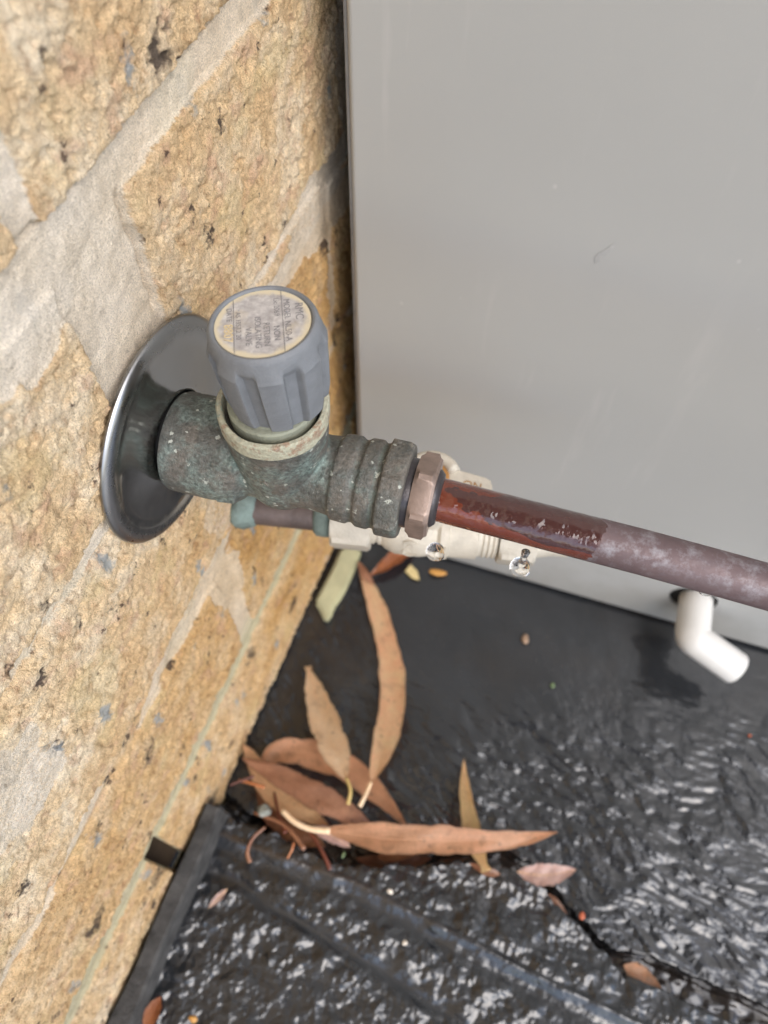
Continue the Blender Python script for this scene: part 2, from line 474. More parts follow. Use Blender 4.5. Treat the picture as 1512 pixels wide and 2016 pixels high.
def mat_leaf(name, a, b, spots=.5, wet=0.0):
    s = NT(name)
    n1 = s.noise(70, 4, .6)
    c = s.ramp(n1, (.3, a), (.7, b))
    v = s.voro(300); sel = s.math('GREATER_THAN', s.sep(v.outputs['Color'])[0], 1 - spots * .35)
    d = s.ramp(v.outputs['Distance'], (.15, 1), (.32, 0))
    c = s.mix(s.math('MULTIPLY', s.math('MULTIPLY', sel, d), .65), c, tuple(x * .35 for x in a))
    c = s.mix(.5, c, s.ramp(s.noise(900, 3, .6), (.3, .75), (.7, 1.2)), 'MULTIPLY')
    sa = s.attr('across'); ta = s.attr('along')
    ab = s.math('ABSOLUTE', sa)
    ph = s.math('ADD', s.math('MULTIPLY', ta, 240), s.math('ADD', s.math('MULTIPLY', ab, -26), s.math('MULTIPLY', n1, 10)))
    vein = s.ramp(s.math('SINE', ph), (.55, 0), (1.0, 1))
    c = s.mix(s.math('MULTIPLY', vein, .22), c, tuple(min(1, x * 1.25) for x in b))
    rim = s.ramp(s.math('ADD', ab, s.math('MULTIPLY', s.math('SUBTRACT', s.noise(260, 3, .6), .5), .5)), (.78, 0), (.98, 1))
    c = s.mix(s.math('MULTIPLY', rim, .5), c, tuple(x * .55 for x in a))
    blot = s.ramp(s.noise(130, 3, .6, vec=s.mapping(loc=(3, 3, 3))), (.56, 0), (.66, 1))
    c = s.mix(s.math('MULTIPLY', blot, .45), c, tuple(x * .6 for x in a))
    hb = s.math('ADD', s.noise(600, 3, .5), s.math('MULTIPLY', vein, .5))
    return s.set(color=c, rough=.42, coat=max(wet, .12), coatr=.1, normal=s.bump(hb, .0004, .6))

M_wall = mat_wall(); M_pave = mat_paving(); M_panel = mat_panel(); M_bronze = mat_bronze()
M_ring = mat_ring(); M_chrome = mat_chrome(); M_pipe = mat_pipe()
M_knob = simple('weathered grey plastic', (.165, .175, .187), .55, 0, .00018, 1800, .12)
M_nut = simple('water stained brass nut', (.27, .20, .165), .40, .35, .00010, 900, .3)
M_stub = simple('dark purple brown tube', (.055, .048, .05), .3, .4, .0001, 900, .3)
M_gap_shade = simple('painted gap shade', (.012, .012, .012), .5)
M_seam = simple('dark steel edge', (.16, .16, .16), .45, .3)
M_white = simple('white pvc', (.66, .65, .62), .28, 0, 0, 900, .03)
M_cream = simple('limed pale brass', (.58, .53, .44), .5, .1, .0004, 900, .14)
M_cream2 = simple('limed brass nut', (.50, .46, .385), .5, .1, .0003, 900, .14)
M_rust = simple('rust stain', (.40, .20, .06), .8, 0, .0004, 900, .3)
M_oldpipe = simple('dull purple copper', (.11, .085, .078), .5, .3, .0003, 600, .35)
M_verd = simple('verdigris joint', (.16, .21, .19), .8, 0, .0008, 900, .4)
M_foam = simple('grey expansion foam', (.062, .060, .058), .9, 0, .0022, 1100, .55)
M_strip = simple('pale yellow wet sealant', (.46, .45, .28), .35, 0, .0008, 500, .18, coat=.4)
M_ink = simple('faded black ink', (.19, .185, .19), .7)
M_stone = simple('grey pebble', (.22, .23, .20), .4, 0, .0004, 900, .3)
M_crumb = simple('white crumb', (.75, .68, .58), .6)
M_orange = simple('orange petal scrap', (.42, .10, .04), .5)
M_green = simple('green shoot', (.14, .20, .09), .5)
M_amber = simple('amber scrap', (.55, .28, .07), .5)
M_soil = simple('damp soil', (.02, .016, .012), .7, 0, .002, 200, .4)
M_hollow_shade = simple('painted hollow shade', (.01, .01, .01), .9)

def mat_label():
    s = NT('yellowed paper disc')
    x, y, z = s.sep()
    r = s.math('SQRT', s.math('ADD', s.math('MULTIPLY', x, x), s.math('MULTIPLY', y, y)))
    rr = s.math('ADD', s.math('MULTIPLY', r, 90), s.math('MULTIPLY', s.math('SUBTRACT', s.noise(350, 4, .6), .5), .28))
    f = s.ramp(rr, (.86, 0), (.96, 1))
    n = s.noise(420, 4, .65)
    grey = s.ramp(n, (.3, (.30, .28, .27)), (.5, (.42, .40, .39)), (.68, (.58, .56, .53)))
    tan = s.ramp(s.noise(90, 3, .5), (.56, 0), (.68, 1))
    grey = s.mix(s.math('MULTIPLY', tan, .6), grey, (.46, .38, .25))
    c = s.mix(f, grey, (.60, .53, .38))
    st = s.ramp(s.noise(500, 3, .6, vec=s.mapping(loc=(5, 5, 5))), (.70, 0), (.74, 1))
    c = s.mix(s.math('MULTIPLY', st, .5), c, (.14, .19, .28))
    return s.set(color=c, rough=.65, normal=s.bump(n, .0003, .5))
M_label = mat_label()

def mat_water():
    s = NT('water')
    return s.set(color=(1, 1, 1), rough=0.0, ior=1.333, trans=1.0)
M_water = mat_water()

# ------------------------------------------------------------------ ground
bm = bmesh.new()
vs = [bm.verts.new(p) for p in ((-60, -60, -.03), (60, -60, -.03), (60, 60, -.03), (-60, 60, -.03))]
bm.faces.new(vs)
tag(build('ground', bm, M_soil), kind='structure')

# ------------------------------------------------------------------ paving (two wet slabs, the near one a step higher)
GAP = np.array([(-.2, .040), (.007, .040), (.018, .036), (.044, .038), (.070, .036), (.098, .043), (.132, .057), (.157, .064),
                (.179, .061), (.209, .045), (.225, .038), (.279, .035), (.400, .028), (.9, .0)])
GW = np.array([(-.2, .004), (.04, .004), (.062, .010), (.095, .010), (.12, .003), (.15, .006), (.18, .008), (.2, .003), (.22, .005), (.24, .0105), (.9, .0105)])
LED = np.array([(-.2, .027), (.032, .027), (.087, .028), (.158, .023), (.194, .020), (.234, .018), (.5, .004), (.9, -.02)])
LED2 = np.array([(-.2, .012), (.02, .008), (.07, .002), (.11, -.004), (.16, -.012), (.3, -.03), (.9, -.1)])
gx = axis_coords(-.0, .0, .325, 1.4, .0006)
gy = axis_coords(-1.2, -.105, .235, .6, .0006)
X, Y = np.meshgrid(gx, gy, indexing='ij')
wob = fbm(X * 90, Y * 90, 3, 4) * .0035 + fbm(X * 320, Y * 320, 8, 3) * .0016
wobs = np.where(X > .225, .25, 1.0)
g = np.interp(X, GAP[:, 0], GAP[:, 1]) + wob * wobs
gw = np.interp(X, GW[:, 0], GW[:, 1]) + fbm(X * 60, Y * 40, 30, 3) * .003 * wobs
upper = sstep(g + gw, g + gw + .0022, Y)
lower = 1 - sstep(g - .0025, g + .0006, Y)
# upper slab texture: fine riven wavelets that fade to a smooth pool near the cabinet
calm = np.clip(sstep(.19, .10, Y + (.16 - X) * .35) + sstep(.035, .0, X), 0, 1)
wx = fbm(X * 30, Y * 30, 21, 2) * .006; wy = fbm(X * 30, Y * 30, 25, 2) * .006
u = X + wx + .2 * Y; v = Y + wy + .15 * X
rip = fbm(u * 160, v * 290, 11, 3, .42) * .9 + .8 * fbm(u * 60, v * 110, 13, 2)
zu = rip * .00085 * (.14 + .86 * calm) + fbm(X * 18, Y * 18, 5, 2) * .0015
# lower slab: lumpy render
wd, wv = worley(X * 330 + fbm(X * 150, Y * 150, 44, 2) * 1.2, Y * 300 + fbm(X * 150, Y * 150, 45, 2) * 1.2, 6)
wd2, wv2 = worley(X * 150, Y * 140, 9)
lump = sstep(0, 1, 1 - wd ** 2) * .0008 * wv + sstep(0, 1, 1 - wd2 ** 2) * .0009 * wv2 + fbm(X * 130, Y * 165, 31, 3, .42) * .0026 + fbm(X * 340, Y * 340, 33, 2) * .0005
patch = sstep(-.35, .15, fbm(X * 35, Y * 35, 52, 3) + .25)
led = np.interp(X, LED[:, 0], LED[:, 1]) + fbm(X * 25, Y * 0 + 3, 61, 3) * .0012
d = Y - led
ridge = np.exp(-(d / np.where(d > 0, .0012, .0032)) ** 2) * (.5 + .5 * sstep(.06, .16, X + fbm(X * 50, X * 0, 65, 3) * .05))
chan = np.exp(-((d + .0065) / .0045) ** 2) * (.7 + .3 * sstep(-.3, .3, fbm(X * 40, Y * 120, 67, 3) + .2))
led2 = np.interp(X, LED2[:, 0], LED2[:, 1]) + fbm(X * 30, Y * 0 + 9, 63, 3) * .003
chan2 = np.exp(-((Y - led2) / .0032) ** 2) * sstep(.25, .12, X)
rough_l = np.clip((.35 + .65 * patch) * (1 - .85 * chan) * (1 - .65 * ridge) * (1 - .85 * chan2), 0, 1)
zl = .022 + .72 * lump * rough_l + ridge * .0022 - chan * .0020 - chan2 * .0022
# crumbled outer part of the near slab beyond the ridge
zl = zl - .0035 * sstep(.002, .02, d) - fbm(X * 60, Y * 60, 71, 3) * .002 * sstep(.0, .01, d)
hollow = -.016 + fbm(X * 80, Y * 80, 81, 3) * .003
Z = hollow * (1 - upper) * (1 - lower) + zu * upper + zl * lower
rg = upper * (.25 + .75 * calm) + lower * rough_l
silt = .6 * np.clip(sstep(.5, .0, np.abs(d / .004) - .1) * lower * sstep(.20, .04, X) * .8 + (1 - upper) * (1 - lower), 0, 1)
P = np.stack([X, Y, Z], -1)
pav = grid_mesh('paving', P, {'ruggedness': rg, 'silt': silt, 'render_coat': lower * 1.0}, M_pave)
tag(pav, kind='structure')

# ------------------------------------------------------------------ brick wall
gy = axis_coords(-1.2, -.07, .275, 1.3, .00055)
gz = axis_coords(-.03, -.02, .395, 1.7, .00055)
Y, Z = np.meshgrid(gy, gz, indexing='ij')
yw = Y + fbm(Y * 90, Z * 90, 101, 4) * .0022; zw = Z + fbm(Y * 70, Z * 110, 111, 5, .6) * .0016
zs = Z + fbm(Y * 30, Z * 100, 115, 3) * .0005              # straighter edge where the bed was struck clean
def rect(y0, y1, z0, z1, r=.0004):
    dy = np.minimum(yw - y0, y1 - yw); dz = np.minimum(zs - z0, z1 - zw)
    return sstep(-r, r, np.minimum(dy, dz))
brick = np.zeros_like(Y)
def add(*a):
    global brick
    brick = np.maximum(brick, rect(*a))
Lb = .230
for k in range(0, 16):                                  # courses above the photographed ones
    z0 = .352 + k * .0835
    off = (-.06 if k % 2 == 0 else .055)
    for j in range(-6, 8):
        y0 = off + j * (Lb + .01)
        if k == 0: y0 = -.0815 + j * (Lb + .24 * 0 + .01) - .06
        add(y0, y0 + Lb, z0, z0 + .0735)
add(.126, .126 + .215, .2695, .341)                      # course 2
add(-.14, .0935, .2685, .3395)
for j in range(1, 5): add(.126 + j * .24, .126 + j * .24 + Lb, .2695, .341)
for j in range(1, 5): add(-.14 - j * .24, -.14 - j * .24 + Lb, .2695, .341)
add(-.25, .232, .1785, .2640)     # course 3
for j in range(1, 5): add(.0 + j * .24, .232 + j * .24, .1785, .2565)
for j in range(1, 5): add(-.01 - j * .24 - .24, -.252 - j * .24 + .24, .1785, .2565)
add(-.13, .104, .0975, .168); add(.117, .345, .0975, .169)     # course 4
for j in range(1, 5): add(.117 + j * .24, .345 + j * .24, .0945, .169)
for j in range(1, 5): add(-.13 - j * .24, .1 - j * .24, .0945, .169)
add(.0125, .24, .004, .0835); add(-.23, .0025, .004, .0835)  # course 5
for j in range(1, 5): add(.0125 + j * .24, .24 + j * .24, .004, .0875)
for j in range(1, 5): add(-.23 - j * .24, .0025 - j * .24, .004, .0875)
mort = 1 - brick
# mortar smeared over the brick faces
def blob(cy, cz, ry, rz, s=1, seed=0, lo=.9, hi=1.05):
    dd = np.sqrt(((Y - cy) / ry) ** 2 + ((Z - cz) / rz) ** 2) + fbm(Y * 110, Z * 110, 200 + seed, 4) * .55
    return (1 - sstep(lo + .04, hi - .04, dd)) * s
mort = mort
smear = np.zeros_like(Y)
for b in ((.085, .339, .022, .010, 1, 1), (.245, .247, .035, .010, .95, 2), (.19, .252, .028, .007, .9, 3), (.108, .262, .03, .008, .6, 4),
          (.0, .238, .022, .022, .62, 6), (.11, .16, .012, .03, .8, 8),
          (.085, .178, .04, .007, .6, 9), (.03, .174, .05, .006, .7, 10), (.265, .30, .012, .05, .6, 11),
          (.12, .203, .012, .018, .5, 12), (.22, .262, .02, .012, .6, 13)):
    smear = np.maximum(smear, blob(*b[:4], s=b[4], seed=b[5]))
mort = np.maximum(mort, smear)
fade = sstep(-.30, .12, fbm(Y * 45, Z * 90, 400, 4)) * .8 + .2
z3 = sstep(.012, .006, np.abs(Z - .174)); z2 = sstep(.014, .007, np.abs(Z - .266)) * sstep(.10, .07, Y)
paint = np.maximum(z3, z2); mort = mort * (1 - paint) + mort * paint * fade
# struck shadow line under bricks
rel = .0025 * brick * (1 - .55 * smear)
bedlip = sstep(.0, .004, .352 - Z) * 0
fl1 = worley((Y * .86 - Z * .5) * 170 + fbm(Y * 150, Z * 150, 310, 3) * 1.5, (Y * .5 + Z * .86) * 330 + fbm(Y * 150, Z * 150, 311, 3) * 1.5, 14)
fl2 = worley((Y * .86 - Z * .5) * 420 + fbm(Y * 300, Z * 300, 312, 2), (Y * .5 + Z * .86) * 620, 15)
gran = worley(Y * 420 + fbm(Y * 200, Z * 200, 300, 2), Z * 520 + fbm(Y * 200, Z * 200, 301, 2), 4)
shear = fbm((Y * .86 - Z * .5) * 110, (Y * .5 + Z * .86) * 330, 121, 4, .6)
rocky = fbm(Y * 75, Z * 85, 131, 4, .5)
pits = sstep(.20, .34, fbm(Y * 210, Z * 270, 141, 3)) + .6 * sstep(.22, .34, fbm(Y * 420, Z * 480, 145, 2))
hb = rocky * .0012 + shear * .0002 + (fl1[1] - .5) * .00075 + (fl2[1] - .5) * .00050 + (1 - gran[0]) * .00015 - pits * .0009
hm = fbm(Y * 60, Z * 60, 151, 4) * .0010 + fbm(Y * 330, Z * 330, 155, 1) * .0003
bb = np.clip(brick - .8 * smear, 0, 1)
H = rel + hb * bb + hm * (1 - bb)
H += smear * .0004
# crease where the bed mortar meets the lower edge of the brick above
for zb in (.352, .2695, .0945):
    H -= .0030 * np.exp(-((zs - zb + .0004) / .0008) ** 2)
H -= .0032 * np.exp(-((yw - .1247) / .0011) ** 2) * sstep(.302, .306, Z) * (1 - sstep(.337, .342, Z))
# recessed ragged foot of the wall below the last course
H -= .003 * sstep(.004, .0, Z)
# weep hole
wh = sstep(.0015, .0035, Y) * (1 - sstep(.011, .0130, Y)) * sstep(.030, .032, Z) * (1 - sstep(.084, .0865, Z))
H = H * (1 - wh) - .004 * wh
course_warm = np.interp(Z, [0, .02, .088, .10, .165, .18, .25, .262, .27, .5], [.55, .65, .75, .85, .8, .50, .25, .12, .08, .02])
warm = np.clip(course_warm + fbm(Y * 14, Z * 20, 171, 3) * .5 + .25 * (Y - .1) / .1 * (Z < .25) , 0, 1)
algae = np.clip(sstep(.11, .085, Z) + .25 * sstep(.25, .5, fbm(Y * 25, Z * 25, 181, 3)), 0, 1)
whm = sstep(.0, .003, wh)
P = np.stack([H - .0005, Y, Z], -1)
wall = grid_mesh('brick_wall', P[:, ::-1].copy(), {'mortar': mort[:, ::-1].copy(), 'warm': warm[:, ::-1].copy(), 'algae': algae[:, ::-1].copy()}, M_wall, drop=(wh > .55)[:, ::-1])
bm = bmesh.new()                                        # the slot runs deep into the wall
ya, yb, za, zb_ = .0015, .0135, .030, .087
v_ = [bm.verts.new((x, y, z)) for x in (-.0028, -.11) for (y, z) in ((ya, za), (yb, za), (yb, zb_), (ya, zb_))]
for k in range(4): bm.faces.new((v_[k], v_[(k + 1) % 4], v_[(k + 1) % 4 + 4], v_[k + 4]))
bm.faces.new(v_[4:])
build('weep_slot', bm, simple('brick with slot shade painted in', (.10, .07, .045), .9), wall)  # shade inside the slot is put into the darker brick colour
tag(wall, 'weathered cream and orange clay brick wall with wide smeared mortar joints and a weep slot near its foot', 'wall')

# ------------------------------------------------------------------ unseen boards added above the frame to darken the paving reflections
bm = bmesh.new()
box(bm, (.33, .05, 2.30), (.80, 6.0, .02)); box(bm, (.73, .05, 2.38), (.03, 6.0, .20))
M_blocker = simple('dark grey sky blocker', (.09, .09, .095), .6)
ev = build('added_sky_blocker', bm, M_blocker)
tag(ev, 'dark grey boards added out of view to block overhead sky from the wet paving', 'eave')

# ------------------------------------------------------------------ foam edging strip between wall and near slab
bm = bmesh.new()
N = 90
prev = None
for k in range(N + 1):
    y = -.7 + (.036 + .7) * (k / N) ** .6
    xl = .0040 - .0 * y + .0004 * math.sin(y * 130); xr = .0125 - .035 * min(0, y) * .6 + .0005 * math.sin(y * 90 + 1)
    zt = .042 + .0005 * math.sin(y * 170) + .0004 * math.sin(y * 61)
    ring = [(xl, y, -.02), (xl, y, zt - .001), (xl + .001, y, zt), (xr - .0012, y, zt), (xr, y, zt - .0012), (xr + .001, y, -.02)]
    ring = [bm.verts.new(p) for p in ring]
    if prev:
        for i in range(5): bm.faces.new((prev[i], prev[i + 1], ring[i + 1], ring[i]))
    else: bm.faces.new(ring)
    prev = ring
bm.faces.new(prev[::-1])
tag(build('edging_strip', bm, M_foam), 'dark grey foam strip standing on edge between the brick wall and the rough near slab', 'strip')

# ------------------------------------------------------------------ grey metal cabinet
YAW = math.atan(.040)
cab = empty('metal_cabinet', (.0182, .226, .005), (0, 0, YAW))
tag(cab, 'tall warm grey powder coated metal cabinet standing on the wet paving close to the wall', 'cabinet')
CH = 1.5; CW = .72
# front panel with a round hole for the drain elbow
HX, HZ, HR = .2015, .0345, .0135
bm = bmesh.new()
def panel_with_hole(bm):
    n = 48
    xs = [0, CW]; zs_ = [0, CH]
    circ = [(HX + HR * math.cos(2 * math.pi * k / n), HZ + HR * math.sin(2 * math.pi * k / n)) for k in range(n)]
    sq = []
    hs_ = .03
    for k in range(n):
        t = 2 * math.pi * k / n
        c, s = math.cos(t), math.sin(t); m = max(abs(c), abs(s))
        sq.append((HX + hs_ * c / m, HZ + hs_ * s / m))
    for yy in (0.0, .0012):
        pass
    V = {}
    def gv(p, y):
        k = (round(p[0], 6), round(p[1], 6), y)
        if k not in V: V[k] = bm.verts.new((p[0], y, p[1]))
        return V[k]
    for k in range(n):
        a, b, c, d = circ[k], circ[(k + 1) % n], sq[(k + 1) % n], sq[k]
        bm.faces.new((gv(a, 0), gv(b, 0), gv(c, 0), gv(d, 0)))
        bm.faces.new((gv(a, 0), gv(b, 0), gv(b, .002), gv(a, .002)))
    x0, x1, z0, z1 = HX - hs_, HX + hs_, HZ - hs_, HZ + hs_
    rects = [(.0, x0, z0, z1), (x1, CW, z0, z1), (.0, x0, z1, CH), (x0, x1, z1, CH), (x1, CW, z1, CH), (.0, x0, 0, z0), (x0, x1, 0, z0), (x1, CW, 0, z0)]
    for (a, b, c, d) in rects:
        if d - c < 1e-6: continue
        bm.faces.new([bm.verts.new((p, 0, q)) for p, q in ((a, c), (b, c), (b, d), (a, d))])
    # rolled edges
    for (a, b, nx, nz) in (((0, 0), (0, CH), -1, 0), ((CW, 0), (CW, CH), 1, 0), ((0, 0), (CW, 0), 0, -1), ((0, CH), (CW, CH), 0, 1)):
        prev = None; rr = .0022
        for i in range(9):
            t = i / 8 * math.pi / 2
            off = rr * math.sin(t); y = rr * (1 - math.cos(t)) if i else 0
            A = bm.verts.new((a[0] + nx * off, y, a[1] + nz * off)); B = bm.verts.new((b[0] + nx * off, y, b[1] + nz * off))
            if prev: bm.faces.new((prev[0], prev[1], B, A))
            prev = (A, B)
        A = bm.verts.new((a[0] + nx * rr, .010, a[1] + nz * rr)); B = bm.verts.new((b[0] + nx * rr, .010, b[1] + nz * rr))
        bm.faces.new((prev[0], prev[1], B, A))
panel_with_hole(bm)
bmesh.ops.remove_doubles(bm, verts=bm.verts, dist=1e-6)
build('front_panel', bm, M_panel, cab, smooth=True, sharp=35)
bm = bmesh.new(); box(bm, (CW / 2, .012 + .15, CH / 2), (CW + .003, .30, CH + .003))
bs = build('side_casing', bm, M_seam, cab)
bs.location = (0, 0, 0)
bm = bmesh.new(); box(bm, (-.0026, .0045, CH / 2), (.0016, .006, CH), bevel=.0004); build('edge_trim', bm, simple('grey edge trim', (.22, .22, .22), .4), cab, True, 40)
# short black plug paints in the shade of the hollow behind the hole
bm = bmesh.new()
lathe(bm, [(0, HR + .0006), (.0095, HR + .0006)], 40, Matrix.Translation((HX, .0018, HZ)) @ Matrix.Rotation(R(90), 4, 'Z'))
build('hole_shade_plug', bm, M_hollow_shade, cab, True)
# drain elbow
def cabp(px, py, z):
    return cab_inv @ at(px, py, z)
cab_inv = (Matrix.Translation(cab.location) @ Matrix.Rotation(YAW, 4, 'Z')).inverted()
p0 = Vector((HX + .0015, .03, HZ - .001)); p1 = cabp(1372, 1262, .036); p2 = cabp(1452, 1318, .031)
p1.z = p0.z; p1.x = p0.x + .001
bm = bmesh.new()
pts = [p0]
for k in range(9):
    t = k / 8; a = p0.lerp(p1, .0); 
d1 = (p1 - p0).normalized(); d2 = (p2 - p1).normalized()
bend = .0035
c0 = p1 - d1 * bend; c1 = p1 + d2 * bend
pts = [p0] + [c0.lerp(p1, t).lerp(p1.lerp(c1, t), t) for t in [k / 10 for k in range(11)]] + [p2 - d2 * .0012, p2, p2 - d2 * .0001, p2 - d2 * .015]
rad = [.0092] + [.0096] * 11 + [.0096, .0088, .0072, .0070]
sweep(bm, pts, rad, 32, cap=True)
tag(build('drain_elbow', bm, M_white, cab, True, 40), 'white plastic drain elbow poking out of a round hole low in the cabinet')
# scratches on the paint: thin pale mark
bm = bmesh.new()
for (x, z, l, a, wd_) in ((.092, .262, .012, 65, .0022), ):
    n = 14; top = []; bot = []
    for i in range(n + 1):
        t = i / n; r = math.sin(math.pi * t) ** .7 * wd_ * (.8 + .3 * math.sin(7 * t))
        c, s = math.cos(R(a)), math.sin(R(a)); u_ = (t - .5) * l
        top.append(bm.verts.new((x + u_ * c - r * s, -.00015, z + u_ * s + r * c))); bot.append(bm.verts.new((x + u_ * c + r * .4 * s, -.00015, z + u_ * s - r * .4 * c)))
    for i in range(n): bm.faces.new((top[i], top[i + 1], bot[i + 1], bot[i]))
bmesh.ops.remove_doubles(bm, verts=bm.verts, dist=1e-5)
build('paint_chip', bm, simple('bare primer', (.40, .40, .39), .6), cab)

# ------------------------------------------------------------------ wall flange (cover plate)
fl = empty('wall_flange', (0.0026, .1084, .2684))
tag(fl, 'round dark chrome cover plate pressed against the brick wall where the valve enters', 'cover plate')
bm = bmesh.new()
prof = [(0.0, .0350), (.0004, .0353), (.0010, .0352), (.0017, .0345), (.0022, .0335), (.0024, .0324), (.0024, .0312), (.0022, .0300), (.0020, .0288), (.0019, .0276),
        (.0019, .0260), (.0021, .0240), (.0024, .0215), (.0028, .0190), (.0032, .0168), (.0036, .0152), (.0038, .0143), (.0037, .0136), (.0029, .0131), (-.001, .0130)]
lathe(bm, prof, 128, closed=True)
build('plate', bm, M_chrome, fl, True, 50)
bm = bmesh.new()
lathe(bm, [(-.004, .0127), (.0040, .0127), (.0046, .0118), (.0040, .0108), (-.004, .0108)], 64, closed=True)
build('opening_shade_ring', bm, M_gap_shade, fl, True, 50)  # black ring paints the shade in the opening round the inlet

# ------------------------------------------------------------------ the valve
VY = math.atan(.09)
val = empty('isolating_valve', (0, .106, .268), (0, 0, VY))
tag(val, 'tarnished bronze stop valve with a grey ribbed knob, coming out of the brick wall', 'valve')
T0 = .0397                       # tee position along the axis
bm = bmesh.new()
S = .001
def hexr(a, r, t):               # gentle wrench flats on the lower right of the inlet barrel
    k = math.pi / 3
    tt = ((t + .35) % k) - k / 2
    return r * (math.cos(k / 2) / math.cos(tt)) 
lathe(bm, [(.0066, .0128), (.0070, .0144), (.0085, .0150), (.020, .0151), (.0255, .0147), (.0290, .0136), (.0315, .0110)], 72)
lathe(bm, [(.0225, .0120), (.0235, .0156), (.0290, .0150), (.0305, .0110)], 6, Matrix.Rotation(R(18), 4, 'X'))
lathe(bm, [(.020, .0112), (.040, .0116), (.060, .0112)], 64)
lathe(bm, [(.048, .0110), (.0535, .0115), (.0560, .0118), (.0568, .0128), (.0612, .0130), (.0622, .0121), (.0634, .0122), (.0642, .0131), (.0676, .0132), (.0684, .0124), (.0697, .0126), (.0703, .0142),
           (.0752, .0141), (.0768, .0136), (.0768, .0105), (.060, .0100)], 72)
lathe(bm, [(.0700, .0120), (.0704, .0150), (.0758, .0150), (.0768, .0140), (.0768, .0105)], 6, Matrix.Rotation(R(-8), 4, 'X'))
TM = Matrix.Translation((T0, 0, 0)) @ Matrix.Rotation(R(-90), 4, 'Y')     # local +X -> +Z
lathe(bm, [(-.0128, .002), (-.0120, .0070), (-.0090, .0105), (-.004, .0122), (.003, .0128), (.008, .0132), (.016, .0140), (.0240, .0145), (.0250, .0138), (.0250, .003)], 72, TM)
body = build('valve_body', bm, M_bronze, val, True)
rm = body.modifiers.new('fuse', 'REMESH'); rm.mode = 'VOXEL'; rm.voxel_size = .00042; rm.use_smooth_shade = True
sm = body.modifiers.new('soften', 'SMOOTH'); sm.factor = .6; sm.iterations = 4
# embossed letters on the boss
def text_mesh(name, s, size, mat, parent, mtx, extrude=.0001, align='CENTER', bend=None):
    cu = bpy.data.curves.new(name, 'FONT'); cu.body = s; cu.size = size; cu.extrude = extrude
    cu.align_x = align; cu.align_y = 'CENTER'
    tmp = bpy.data.objects.new(name, cu); COL.objects.link(tmp)
    dg = bpy.context.evaluated_depsgraph_get()
    me = bpy.data.meshes.new_from_object(tmp.evaluated_get(dg))
    bpy.data.objects.remove(tmp)
    for v in me.vertices:
        p = v.co.copy()
        if bend:                          # wrap round a cylinder of this radius (axis = local y of the text)
            a = p.x / bend; rr = bend + p.z
            p = Vector((rr * math.sin(a), p.y, rr * math.cos(a) - bend))
        v.co = mtx @ p
    me.materials.clear()
    return link(name, me, mat, parent)
# letters DR on the front of the tee boss
text_mesh('cast_letters', 'DR', .0048, M_bronze, body, Matrix.Translation((T0 - .002, -.0130, .0110)) @ Matrix.Rotation(R(-12), 4, 'Z') @ Matrix.Rotation(R(90), 4, 'X'), .00045, bend=.0134)

# top rim, bonnet
bm = bmesh.new()
lathe(bm, [(.0235, .0143), (.0241, .0148), (.0284, .0149), (.0291, .0147), (.0294, .0144), (.0295, .0135), (.0292, .0132), (.0284, .0130), (.0240, .0130)], 80, TM,
      rf=lambda a, r, t: r * (1 + .006 * math.sin(5 * t) + .004 * math.sin(11 * t + 1)), closed=True)
build('boss_rim', bm, M_ring, val, True, 28)
bm = bmesh.new(); lathe(bm, [(.0255, .0124), (.0262, .0124), (.0262, .0001), (.0255, .0001)], 64, TM, closed=True); build('gap_shade_disc', bm, M_gap_shade, val)  # black disc paints the shade down the gap round the bonnet
bm = bmesh.new(); lathe(bm, [(.0250, .0117), (.0302, .0117), (.0308, .0113), (.0312, .0100), (.0345, .0085)], 64, TM); build('bonnet', bm, simple('greenish bonnet brass', (.25, .26, .20), .7, .2, .0004, 900, .3), val, True, 30)

# knob
KN = empty('knob', (T0 + .0022, .0006, .0322), (R(-3), R(-5), R(-VY * 57.3)))
KN.parent = val
bm = bmesh.new()
NF = 8
def groove(t):
    ph = (t / (2 * math.pi) * NF + .12) % 1.0
    # flat-bottomed groove with one steep and one slanting side
    return float(sstep(.0, .06, np.array(ph)) * (1 - sstep(.36, .48, np.array(ph))))
KM = Matrix.Rotation(R(-90), 4, 'Y')
GR = [groove(2 * math.pi * k / 288) for k in range(288)]
def kr(a, r, t):
    gk = GR[int(round(t / (2 * math.pi) * 288)) % 288]
    depth = 0 if a > .0212 else (.0016 if a < .0186 else .0016 * (.0212 - a) / .0026)
    if a < .0002: depth = .0009
    lob = .0004 * (1 - gk) if a < .0205 else 0
    return r - depth * gk + (lob if .001 < a < .0195 else 0)
prof = [(0, .0085), (0, .0119), (.0007, .0127), (.004, .0130), (.008, .0133), (.012, .0136), (.016, .0138), (.0180, .0140), (.0186, .0141), (.0195, .01415), (.0203, .0140), (.0212, .0137),
        (.0226, .0134), (.0238, .0132), (.0247, .0128), (.0251, .0123), (.0250, .0118), (.0246, .01145), (.0242, .01135), (.0242, .001)]
lathe(bm, prof, 288, KM, rf=kr)
build('knob_body', bm, M_knob, KN, True, 30)
bm = bmesh.new()
lathe(bm, [(.0243, .0001), (.0243, .0113), (.0246, .0113), (.0246, .0001)], 96, KM, closed=True)
disc = build('label_disc', bm, M_label, KN)
disc_top = .02462
TX = Matrix.Translation((0, 0, disc_top)) @ Matrix.Rotation(R(-90 + 27), 4, 'Z')
